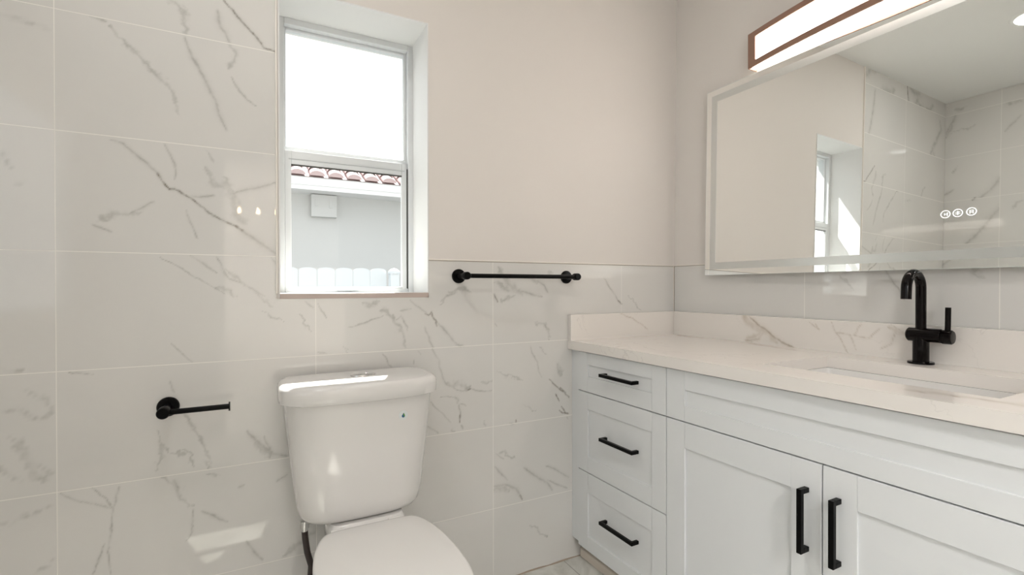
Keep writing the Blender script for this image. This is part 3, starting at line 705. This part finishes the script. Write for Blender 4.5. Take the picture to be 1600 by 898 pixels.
def splash(name, ua, ub_, fixed, axis, veins, ztop=0.989):
    V, Fc = [], []; n = int((ub_-ua)/0.004); m_ = 26
    a, b = fixed
    for i in range(n+1):
        for j in range(m_+1):
            u = ua+(ub_-ua)*i/n; z = CT1+(ztop-CT1)*j/m_; V.append((a, u, z) if axis == 'y' else (u, a, z))
    for i in range(n):
        for j in range(m_): k = i*(m_+1)+j; Fc.append((k, k+m_+1, k+m_+2, k+1))
    bm = bmesh.new(); vs = [bm.verts.new(v) for v in V]
    for f in Fc: bm.faces.new([vs[i] for i in f])
    be = [e for e in bm.edges if len(e.link_faces) == 1]; r = bmesh.ops.extrude_edge_only(bm, edges=be); nv = [g for g in r['geom'] if isinstance(g, bmesh.types.BMVert)]
    for v in nv: v.co[0 if axis == 'y' else 1] = b
    bmesh.ops.recalc_face_normals(bm, faces=bm.faces)
    me = bpy.data.meshes.new(name); bm.to_mesh(me); bm.free(); o = P(link(name, me, QUARTZ), ct)
    slab_fields(o, veins, (lambda c: (c[:, 1], c[:, 2])) if axis == 'y' else (lambda c: (c[:, 0], c[:, 2]))); return o
def A2(*p): return np.array(p, float)
SV = [('s', 0.014, A2((-0.372, 0.985), (-0.425, 0.955), (-0.465, 0.925), (-0.51, 0.895))), ('f', 0.0045, A2((-0.40, 0.988), (-0.435, 0.958), (-0.478, 0.932), (-0.53, 0.90), (-0.575, 0.885))), ('s', 0.009, A2((-0.45, 0.925), (-0.43, 0.905), (-0.385, 0.892))), ('m', 0.003, A2((-0.46, 0.925), (-0.44, 0.903), (-0.38, 0.889))),
      ('s', 0.010, A2((-0.40, 0.97), (-0.435, 0.935), (-0.47, 0.92))),
      ('m', 0.0012, A2((-0.70, 0.985), (-0.715, 0.95), (-0.76, 0.945), (-0.775, 0.90))), ('m', 0.0012, A2((-0.715, 0.95), (-0.735, 0.92), (-0.75, 0.89))), ('m', 0.0012, A2((-0.79, 0.98), (-0.77, 0.945), (-0.81, 0.94), (-0.84, 0.975))), ('m', 0.0014, A2((-0.87, 0.985), (-0.905, 0.96), (-0.93, 0.93))), ('s', 0.006, A2((-0.86, 0.975), (-0.90, 0.955), (-0.925, 0.935))),
      ('m', 0.0012, A2((-0.84, 0.91), (-0.87, 0.93), (-0.88, 0.965))), ('m', 0.001, A2((-0.63, 0.98), (-0.66, 0.955), (-0.65, 0.975)))]
splash('backsplash', VE-0.02, -0.0205, (-0.0215, -0.0012), 'y', SV)
splash('side_splash', CF+0.002, -0.0215, (-0.0200, -0.0008), 'x', [('m', 0.0012, A2((-0.32, 0.988), (-0.25, 0.962), (-0.21, 0.94), (-0.17, 0.915)))])

# sink basin under the opening
def basin():
    rings = []
    def rr(x0, x1, y0, y1, r, z, n=6):
        out = []
        for cx, cy, a0 in ((x1-r, y1-r, 0), (x0+r, y1-r, PI/2), (x0+r, y0+r, PI), (x1-r, y0+r, 1.5*PI)):
            for i in range(n+1): a = a0+PI/2*i/n; out.append((cx+r*math.cos(a), cy+r*math.sin(a), z))
        return out
    e = 0.004
    seq = [(0.022, 0.012, CT0-0.016), (0.022, 0.012, CT0-0.0005), (-e, 0.012, CT0-0.0005), (-e-0.006, 0.018, CT0-0.03), (-0.022, 0.03, CT0-0.11), (-0.045, 0.045, CT0-0.135), (-0.13, 0.02, CT0-0.145)]
    for g, r, z in seq: rings.append(rr(SX0-g, SX1+g, SY0-g, SY1+g, r, z))
    return loft('undermount_sink', rings, PORCELAIN, cap0=False, cap1=True, sharp=40)
sk = basin(); tag(sk, 'white rectangular undermount sink set into the quartz countertop', 'sink')
lathe('drain', (-0.286, -0.99, CT0-0.146), (0, 0, 1), [(0, 0.022), (0.003, 0.022), (0.004, 0.018)], CHROME, sk)

# the vanity run is not quite parallel to the wall: its front is 3 cm deeper at the window wall
def skew(root):
    for o in root.children_recursive+([root] if root.type == 'MESH' else []):
        me = o.data
        for v in me.vertices: v.co.x += min(1.0, max(0.0, -v.co.x/0.5))*(-0.027-0.0215*v.co.y)
for r_ in (van, ct, sk): skew(r_)
# faucet
FXc, FYc = -0.060, -0.958
fa = thing('faucet', (FXc, FYc, CT1), 'black single-hole faucet with curved spout behind the sink', 'faucet')
P(lathe('base_plate', (FXc, FYc, CT1+0.0002), (0, 0, 1), [(0, 0.030), (0.0045, 0.030), (0.006, 0.0285)], BLACKG), fa)
P(lathe('body', (FXc, FYc, CT1+0.006), (0, 0, 1), [(0, 0.0185), (0.070, 0.0185)], BLACKG), fa)
zc = CT1+0.080
P(lathe('mixer_barrel', (FXc, FYc+0.031, zc), (0, -1, 0), [(0, 0.015), (0.002, 0.0175), (0.004, 0.019), (0.076, 0.019), (0.078, 0.0175)], BLACKG), fa)
kn = P(lathe('control_knob', (FXc, FYc-0.0475, zc-0.0015), (0, -1, 0), [(0, 0.0165), (0.002, 0.019), (0.020, 0.019), (0.023, 0.0165), (0.0235, 0.012)], BLACKG), fa)
tube('lever', [(FXc, FYc-0.059, zc+0.015), (FXc, FYc-0.060, zc+0.078)], 0.0064, BLACKG, kn)
R_ = 0.040; zb_ = CT1+0.210; sp = [(FXc, FYc, zc+0.012), (FXc, FYc, CT1+0.14), (FXc, FYc, zb_)]
for i in range(1, 19):
    a = PI*i/18*0.98; sp.append((FXc-R_*(1-math.cos(a)), FYc, zb_+R_*math.sin(a)))
sp.append((FXc-2*R_-0.002, FYc, zb_-0.030))
P(tube('spout', sp, 0.0122, BLACKG, n=28), fa)

# ------------------------------------------------------------------ mirror
mt = 0.02
mr = thing('wall_mirror', (-0.035, -1.03, 1.527), 'large rectangular frameless mirror with frosted border band above the vanity', 'mirror')
mr.rotation_euler = (0, mt, 0)
MY, MZ = 0.82, 0.379
boxes('glass', [(0.0, 0.005, -MY, MY, -MZ, MZ)], MIRROR, mr)
boxes('backing_frame', [(0.005, 0.030, -MY+0.02, MY-0.02, -MZ+0.02, MZ-0.02)], MIREDGE, mr)
boxes('glass_edge', [(0.0001, 0.0049, MY, MY+0.0012, -MZ, MZ), (0.0001, 0.0049, -MY-0.0012, -MY, -MZ, MZ), (0.0001, 0.0049, -MY, MY, MZ, MZ+0.0012), (0.0001, 0.0049, -MY, MY, -MZ-0.0012, -MZ)], MIREDGE, mr)
i0, i1 = 0.0225, 0.050; x_ = (-0.0004, 0.0002)
boxes('frosted_band', [(*x_, -MY+i0, MY-i0, MZ-i1, MZ-i0), (*x_, -MY+i0, MY-i0, -MZ+i0, -MZ+i1), (*x_, MY-i1, MY-i0, -MZ+i1, MZ-i1), (*x_, -MY+i0, -MY+i1, -MZ+i1, MZ-i1)], FROST, mr)
def ring_mesh(name, cy, cz, r0, r1, m, par, x=-0.0006):
    n = 40; V = []; Fc = []
    for xx in (x, 0.0001):
        for r in (r0, r1):
            for i in range(n): V.append((xx, cy+r*math.cos(2*PI*i/n), cz+r*math.sin(2*PI*i/n)))
    for i in range(n):
        j = (i+1) % n; Fc += [(i, j, n+j, n+i), (n+i, n+j, 3*n+j, 3*n+i), (i, 2*n+i, 2*n+j, j)]
    me = bpy.data.meshes.new(name); me.from_pydata(V, [], Fc); me.update(); return link(name, me, m, par)
for k, dy in enumerate((0.026, 0.0, -0.028)):
    b = ring_mesh('touch_button', dy, -0.232, 0.0088, 0.0108, RING, mr)
    gl = [[(dy-0.005, dy-0.003, -0.237, -0.228), (dy+0.001, dy+0.003, -0.235, -0.229), (dy-0.003, dy+0.001, -0.2325, -0.231)],
          [(dy-0.005, dy+0.005, -0.235, -0.2335), (dy-0.005, dy+0.005, -0.2305, -0.229), (dy-0.001, dy+0.001, -0.237, -0.227)],
          [(dy-0.004, dy+0.004, -0.2295, -0.228), (dy-0.004, dy-0.0025, -0.237, -0.229), (dy+0.0025, dy+0.004, -0.237, -0.229), (dy-0.002, dy+0.002, -0.234, -0.2325)]][k]
    boxes('symbol', [(-0.0006, 0.0001, *g) for g in gl], RING, b)

# ------------------------------------------------------------------ bowed light bar over the mirror
vl = thing('vanity_light', (0.012, -1.03, 1.99), 'bronze framed bowed light bar with lit white diffuser above the mirror', 'wall light')
LY0, LY1, LZ0, LZ1 = -1.655, -0.405, 1.928, 2.058
def bow(y): return -0.034-0.052*max(0, 1-abs((y+1.03)/0.625)**2.3)
def arc_prism(name, y0, y1, z0, z1, xf, xb, m, par, n=48):
    rings = [[(xf(y), y, z0), (xf(y), y, z1), (xb(y), y, z1), (xb(y), y, z0)] for y in np.linspace(y0, y1, n)]
    o = loft(name, rings, m, sharp=30); P(o, par); return o
arc_prism('diffuser', LY0+0.006, LY1-0.006, LZ0+0.006, LZ1-0.006, lambda y: bow(y)+0.0035, lambda y: 0.006, LAMP, vl)
P(boxes('wall_plate', [(0.004, 0.016, LY0+0.03, LY1-0.03, LZ0+0.02, LZ1-0.02)], BRONZE), vl)
arc_prism('top_cap', LY0, LY1, LZ1-0.0065, LZ1-0.0005, lambda y: bow(y)-0.002, lambda y: 0.010, BRONZE, vl)
fr = arc_prism('frame', LY0, LY1, LZ0, LZ0+0.021, lambda y: bow(y)-0.003, lambda y: bow(y)+0.003, BRONZE, vl)
arc_prism('frame_top', LY0, LY1, LZ1-0.021, LZ1, lambda y: bow(y)-0.003, lambda y: bow(y)+0.003, BRONZE, vl)
for a, b in ((LY1-0.034, LY1), (LY0, LY0+0.034)):
    arc_prism('end_stile', a, b, LZ0+0.0205, LZ1-0.0205, lambda y: bow(y)-0.003, lambda y: bow(y)+0.003, BRONZE, vl, n=6)
    e = LY1 if a > -1 else LY0
    P(boxes('end_cap', [(bow(e)+0.0025, 0.012, e-(0.004 if a > -1 else 0), e+(0 if a > -1 else 0.004), LZ0, LZ1)], BRONZE), vl)

# ------------------------------------------------------------------ ceiling downlights
def downlight(x, y, label):
    t = thing('recessed_light', (x, y, CEIL), label, 'ceiling light', 'recessed ceiling lights')
    lathe('trim_ring', (0, 0, -0.0065), (0, 0, 1), [(0, 0.088), (0.0065, 0.095)], CEILP, t)
    lathe('lens', (0, 0, -0.0085), (0, 0, 1), [(0, 0.072), (0.002, 0.074)], DISC, t)
    L = bpy.data.lights.new('downlight', 'AREA'); L.shape = 'DISK'; L.size = 0.13; L.energy = DOWNLIGHT_W; L.color = (1.0, 0.985, 0.965)
    lo = bpy.data.objects.new('lamp', L); COL.objects.link(lo); lo.parent = t; lo.location = (0, 0, -0.012)
downlight(-1.76, -0.70, 'round white recessed ceiling light seen in the mirror, near the window wall')
downlight(-1.45, -2.0, 'recessed ceiling light added out of view to brighten the right wall and vanity')  # unseen downlight, added for fill
# pendant in the hall
hp = thing('pendant_lamp', (-1.70, -4.35, CEIL), 'small three-bulb lamp glinting in the polished tile left of the window', 'pendant lamp')
P(tube('stem', [(-1.70, -4.35, CEIL), (-1.70, -4.35, 2.0)], 0.008, CHROME), hp)
P(tube('arm', [(-1.88, -4.35, 1.98), (-1.70, -4.35, 2.0), (-1.52, -4.35, 1.98)], 0.007, CHROME), hp)
WARM = mat('warm_bulb', (1, 0.8, 0.6), 0.4, emit=((1.0, 0.72, 0.42), 26))
for dx in (-0.18, 0, 0.18):
    P(lathe('bulb', (-1.70+dx, -4.35, 1.90), (0, 0, 1), [(0, 0.006), (0.010, 0.016), (0.025, 0.020), (0.045, 0.016), (0.070, 0.009)], WARM, n=16), hp)
gp = thing('fill_globe', (-2.35, -3.50, CEIL), 'unseen globe added in the hall to light the right wall and vanity', 'pendant lamp')  # added fill source out of view, shining through the doorway at the right wall
P(tube('fill_globe_cord', [(-2.35, -3.50, CEIL), (-2.35, -3.50, 1.90)], 0.004, BLACK), gp)
FILL_GLOBE = mat('fill_globe_glow', (0.9, 0.9, 0.9), 0.4, emit=((0.97, 0.98, 1.0), HALL_FILL_GLOBE))
P(lathe('fill_globe_ball', (-2.35, -3.50, 1.60), (0, 0, 1), [(0.15-0.15*math.cos(PI*i/16), max(0.002, 0.15*math.sin(PI*i/16))) for i in range(17)], FILL_GLOBE, n=32), gp)

fm = thing('fill_dome', (-1.55, -3.25, CEIL), 'unseen dome added in the hall to light the lower back wall and toilet', 'ceiling light')  # extra unseen source, brightens the low back wall through the doorway
FILL_DOME = mat('fill_dome_glow', (0.9, 0.9, 0.9), 0.4, emit=((1.0, 0.99, 0.97), HALL_FILL_DOME))
lathe('fill_dome_ring', (0, 0, -0.022), (0, 0, 1), [(0, 0.165), (0.022, 0.165)], CEILP, fm)
lathe('fill_dome_bowl', (0, 0, -0.022), (0, 0, -1), [(0, 0.155), (0.03, 0.145), (0.06, 0.115), (0.08, 0.07), (0.09, 0.01)], FILL_DOME, fm)

# ------------------------------------------------------------------ towel bar and paper holder
tbz, ty = 1.139, -0.075
bar = thing('towel_bar', (-0.828, 0, tbz), 'long black towel bar on the tile beside the window', 'towel bar')
for x in (-1.058, -0.597):
    fl_ = P(lathe('wall_flange', (x, 0.0002, tbz), (0, -1, 0), [(0, 0.0255), (0.006, 0.0255), (0.009, 0.0235), (0.010, 0.014)], BLACK), bar)
    P(lathe('post', (x, -0.009, tbz), (0, -1, 0), [(0, 0.009), (0.048, 0.009), (0.052, 0.0135), (0.076, 0.0135), (0.079, 0.0115)], BLACK), bar)
P(tube('rod', [(-1.058, ty+0.002, tbz), (-0.597, ty+0.002, tbz)], 0.0078, BLACK), bar)
hz = 0.772; hx = -1.913
hd = thing('toilet_paper_holder', (hx, 0, hz), 'black single-arm toilet paper holder on the tile left of the toilet', 'toilet paper holder')
P(lathe('wall_flange', (hx, 0.0002, hz), (0, -1, 0), [(0, 0.0265), (0.006, 0.0265), (0.009, 0.0245), (0.010, 0.014)], BLACK), hd)
P(lathe('post', (hx, -0.009, hz), (0, -1, 0), [(0, 0.010), (0.050, 0.010), (0.054, 0.015), (0.078, 0.015), (0.081, 0.013)], BLACK), hd)
P(tube('arm', [(hx, -0.076, hz), (hx+0.148, -0.076, hz)], 0.0072, BLACK), hd)
P(lathe('end_stop', (hx+0.1475, -0.076, hz), (1, 0, 0), [(0, 0.0125), (0.0035, 0.0125)], BLACK), hd)

# ------------------------------------------------------------------ toilet
TX = -1.424
to = thing('toilet', (TX, -0.40, 0), 'white two-piece toilet with closed lid standing under the window', 'toilet')
def dring(w, yb, yf, z, n=96, nf=3.4, nb=9, split=0.38):
    yc = yb+(yf-yb)*split; out = []
    for i in range(720):
        a = 2*PI*i/720; c, s = math.cos(a), math.sin(a); e = nf if s < 0 else nb
        out.append((math.copysign(abs(c)**(2/e), c)*w, yc+math.copysign(abs(s)**(2/e), s)*(abs(yf-yc) if s < 0 else abs(yb-yc))))
    A = np.array(out+[out[0]]); L = np.concatenate([[0], np.cumsum(np.linalg.norm(np.diff(A, axis=0), axis=1))]); t = np.arange(n)/n*L[-1]
    return [(TX+float(x), float(y), z) for x, y in zip(np.interp(t, L, A[:, 0]), np.interp(t, L, A[:, 1]))]
tk = []
for z, w, yb, yf in ((0.4385, 0.110, -0.085, -0.165), (0.4405, 0.142, -0.066, -0.198), (0.447, 0.158, -0.058, -0.212), (0.460, 0.169, -0.054, -0.220), (0.490, 0.177, -0.052, -0.225), (0.62, 0.193, -0.050, -0.233), (0.786, 0.208, -0.048, -0.244)):
    tk.append(dring(w, yb, yf, z))
P(loft('tank', tk, PORCELAIN, sharp=60), to)
ld = []
for z, k in ((0.7845, -0.004), (0.787, 0.0), (0.815, 0.001), (0.824, -0.001), (0.8295, -0.005), (0.8325, -0.011), (0.8335, -0.022)):
    ld.append(dring(0.2215+k, -0.048-k, -0.264-k, z))
tl = P(loft('tank_lid', ld, PORCELAIN, sharp=60), to)
bt = loft('flush_button', [[(TX+0.012+0.034*s*math.cos(2*PI*i/32), -0.112+0.021*s*math.sin(2*PI*i/32), z) for i in range(32)] for s, z in ((1.1, 0.8332), (1.08, 0.8365), (0.95, 0.8375), (0.9, 0.8362), (0.02, 0.8368))], CHROME, tl); bt['label'] = 'chrome oval flush button'
def egg(s, z, yb=-0.232, dy=0.0, wb=0.93):
    H = [(0.0, 0.0), (0.06, 0.0), (0.112, -0.003), (0.134, -0.014), (0.153, -0.045), (0.170, -0.10), (0.181, -0.18), (0.184, -0.26), (0.180, -0.33), (0.162, -0.40), (0.130, -0.456), (0.088, -0.494), (0.045, -0.512), (0.0, -0.517)]
    # Catmull-Rom through the half outline
    pts = []
    for i in range(len(H)-1):
        p0 = H[i-1] if i else (-H[1][0], H[1][1]); p1, p2 = H[i], H[i+1]; p3 = H[i+2] if i+2 < len(H) else (-H[-2][0], H[-2][1])
        for k in range(5):
            t = k/5; q = [0.5*((2*p1[d])+(-p0[d]+p2[d])*t+(2*p0[d]-5*p1[d]+4*p2[d]-p3[d])*t*t+(-p0[d]+3*p1[d]-3*p2[d]+p3[d])*t**3) for d in (0, 1)]; pts.append(q)
    pts.append(H[-1]); full = pts+[(-x, y) for x, y in reversed(pts[1:-1])]
    cy = -0.26
    return [(TX+0.010+x*s*wb, yb+dy+cy+(y-cy)*s, z) for x, y in full]
P(loft('seat_lid', [egg(0.985, 0.4225), egg(1.0, 0.4245), egg(1.0, 0.433), egg(0.99, 0.4365), egg(0.96, 0.4380), egg(0.75, 0.4384), egg(0.3, 0.4384)], SEATP, sharp=60), to)
P(loft('seat_ring', [egg(0.97, 0.4005), egg(0.99, 0.404), egg(0.99, 0.417), egg(0.975, 0.4205)], SEATP, sharp=60), to)
bowl = P(loft('bowl', [egg(0.60, 0.0, dy=0.06), egg(0.60, 0.03, dy=0.06), egg(0.56, 0.10, dy=0.05), egg(0.66, 0.20, dy=0.03), egg(0.83, 0.29, dy=0.015), egg(0.93, 0.35), egg(0.96, 0.385), egg(0.955, 0.3995), egg(0.6, 0.4000)], PORCELAIN, sharp=60), to)
def rrect(w, y0, y1, z, r=0.03, n=5):
    out = []
    for cx, cy, a0 in ((w-r, y1-r, 0), (-w+r, y1-r, PI/2), (-w+r, y0+r, PI), (w-r, y0+r, 1.5*PI)):
        for i in range(n+1): a = a0+PI/2*i/n; out.append((TX+0.008+cx+r*math.cos(a), cy+r*math.sin(a), z))
    return out
P(loft('rear_deck', [rrect(0.085, -0.42, -0.11, 0.0), rrect(0.080, -0.42, -0.11, 0.10), rrect(0.09, -0.38, -0.08, 0.25), rrect(0.102, -0.30, -0.06, 0.34), rrect(0.105, -0.27, -0.058, 0.385), rrect(0.105, -0.225, -0.058, 0.430), rrect(0.100, -0.22, -0.060, 0.4400)], PORCELAIN, sharp=50), to)
for s in (-1, 1):
    P(tube('hinge', [(TX+s*0.078-0.018, -0.226, 0.428), (TX+s*0.078+0.018, -0.226, 0.428)], 0.008, SEATP, n=16), to)
hs = P(tube('supply_hose', [(TX-0.154, -0.135, 0.408), (TX-0.153, -0.137, 0.39), (TX-0.148, -0.14, 0.35), (TX-0.138, -0.14, 0.31), (TX-0.140, -0.13, 0.26), (TX-0.158, -0.10, 0.21), (TX-0.175, -0.07, 0.18)], 0.0085, HOSE, n=16), to)
c_ = lathe('connector', (0, 0, 0), (0, 0, 1), [(0, 0.0078), (0.012, 0.0078), (0.013, 0.012), (0.034, 0.012)], CHROME, n=12); c_.parent = hs; c_.matrix_parent_inverse = Matrix.Translation(Vector((TX-0.154, -0.135, 0.405))); c_['label'] = 'chrome coupling'
P(lathe('shutoff_valve', (TX-0.18, 0.0, 0.18), (0, -1, 0), [(0, 0.025), (0.004, 0.025), (0.005, 0.008), (0.05, 0.008), (0.051, 0.013), (0.08, 0.013)], CHROME, n=20), to)
# sticker on the tank front
sx, sz = TX+0.102, 0.730
def tank_front(x, z):   # y of the tank front at x, z
    k = (z-0.62)/(0.786-0.62); w = 0.193+k*0.015; yf = -0.233-k*0.011; yb = -0.050+0.002*k; yc = yb+(yf-yb)*0.38
    return yc-(yc-yf)*(1-min(0.999, abs(x-TX)/w)**3.6)**(1/3.6)
def decal(name, pts, m, par, off):
    V = [(x, tank_front(x, z)-off, z) for x, z in pts]; n = len(V); V += [(x, y+off+0.0006, z) for (x, y, z) in V]
    Fc = [tuple(range(n))]+[(i, i+n, (i+1) % n+n, (i+1) % n) for i in range(n)]
    me = bpy.data.meshes.new(name); me.from_pydata(V, [], Fc); me.update(); return P(link(name, me, m), par) if par is to else link(name, me, m, par)
ring = lambda r, n=28: [(sx+r*math.cos(2*PI*i/n), sz+r*math.sin(2*PI*i/n)) for i in range(n)]
stk = decal('sticker', ring(0.0135), STICK_W, to, 0.0008); stk['label'] = 'small round sticker with a blue and green drop'
drop = [(sx+0.0048*math.cos(a), sz-0.002+0.0048*math.sin(a)) for a in np.linspace(PI*0.95, PI*2.05, 14)]+[(sx+0.001, sz+0.0075)]
e1 = decal('drop_mark', drop, STICK_B, None, 0.0012); e1.parent = stk
leaf = [(sx+0.001, sz+0.0075), (sx+0.0048, sz-0.001), (sx+0.003, sz-0.005), (sx+0.0005, sz-0.002), (sx-0.0005, sz+0.002)]
e2 = decal('leaf_mark', leaf, STICK_G, None, 0.0015); e2.parent = stk
# dirty caulk bead where wall meets floor
def bead():
    pts = [(x, -0.001+0.0015*math.sin(x*40), 0.001) for x in np.linspace(-0.98, -0.515, 40)]
    rad = [0.0018+0.0022*abs(math.sin(x[0]*23)) for x in pts]
    return tube('trim_4', pts, rad, GRIME, n=8)
struct(bead())
bpy.context.view_layer.update()
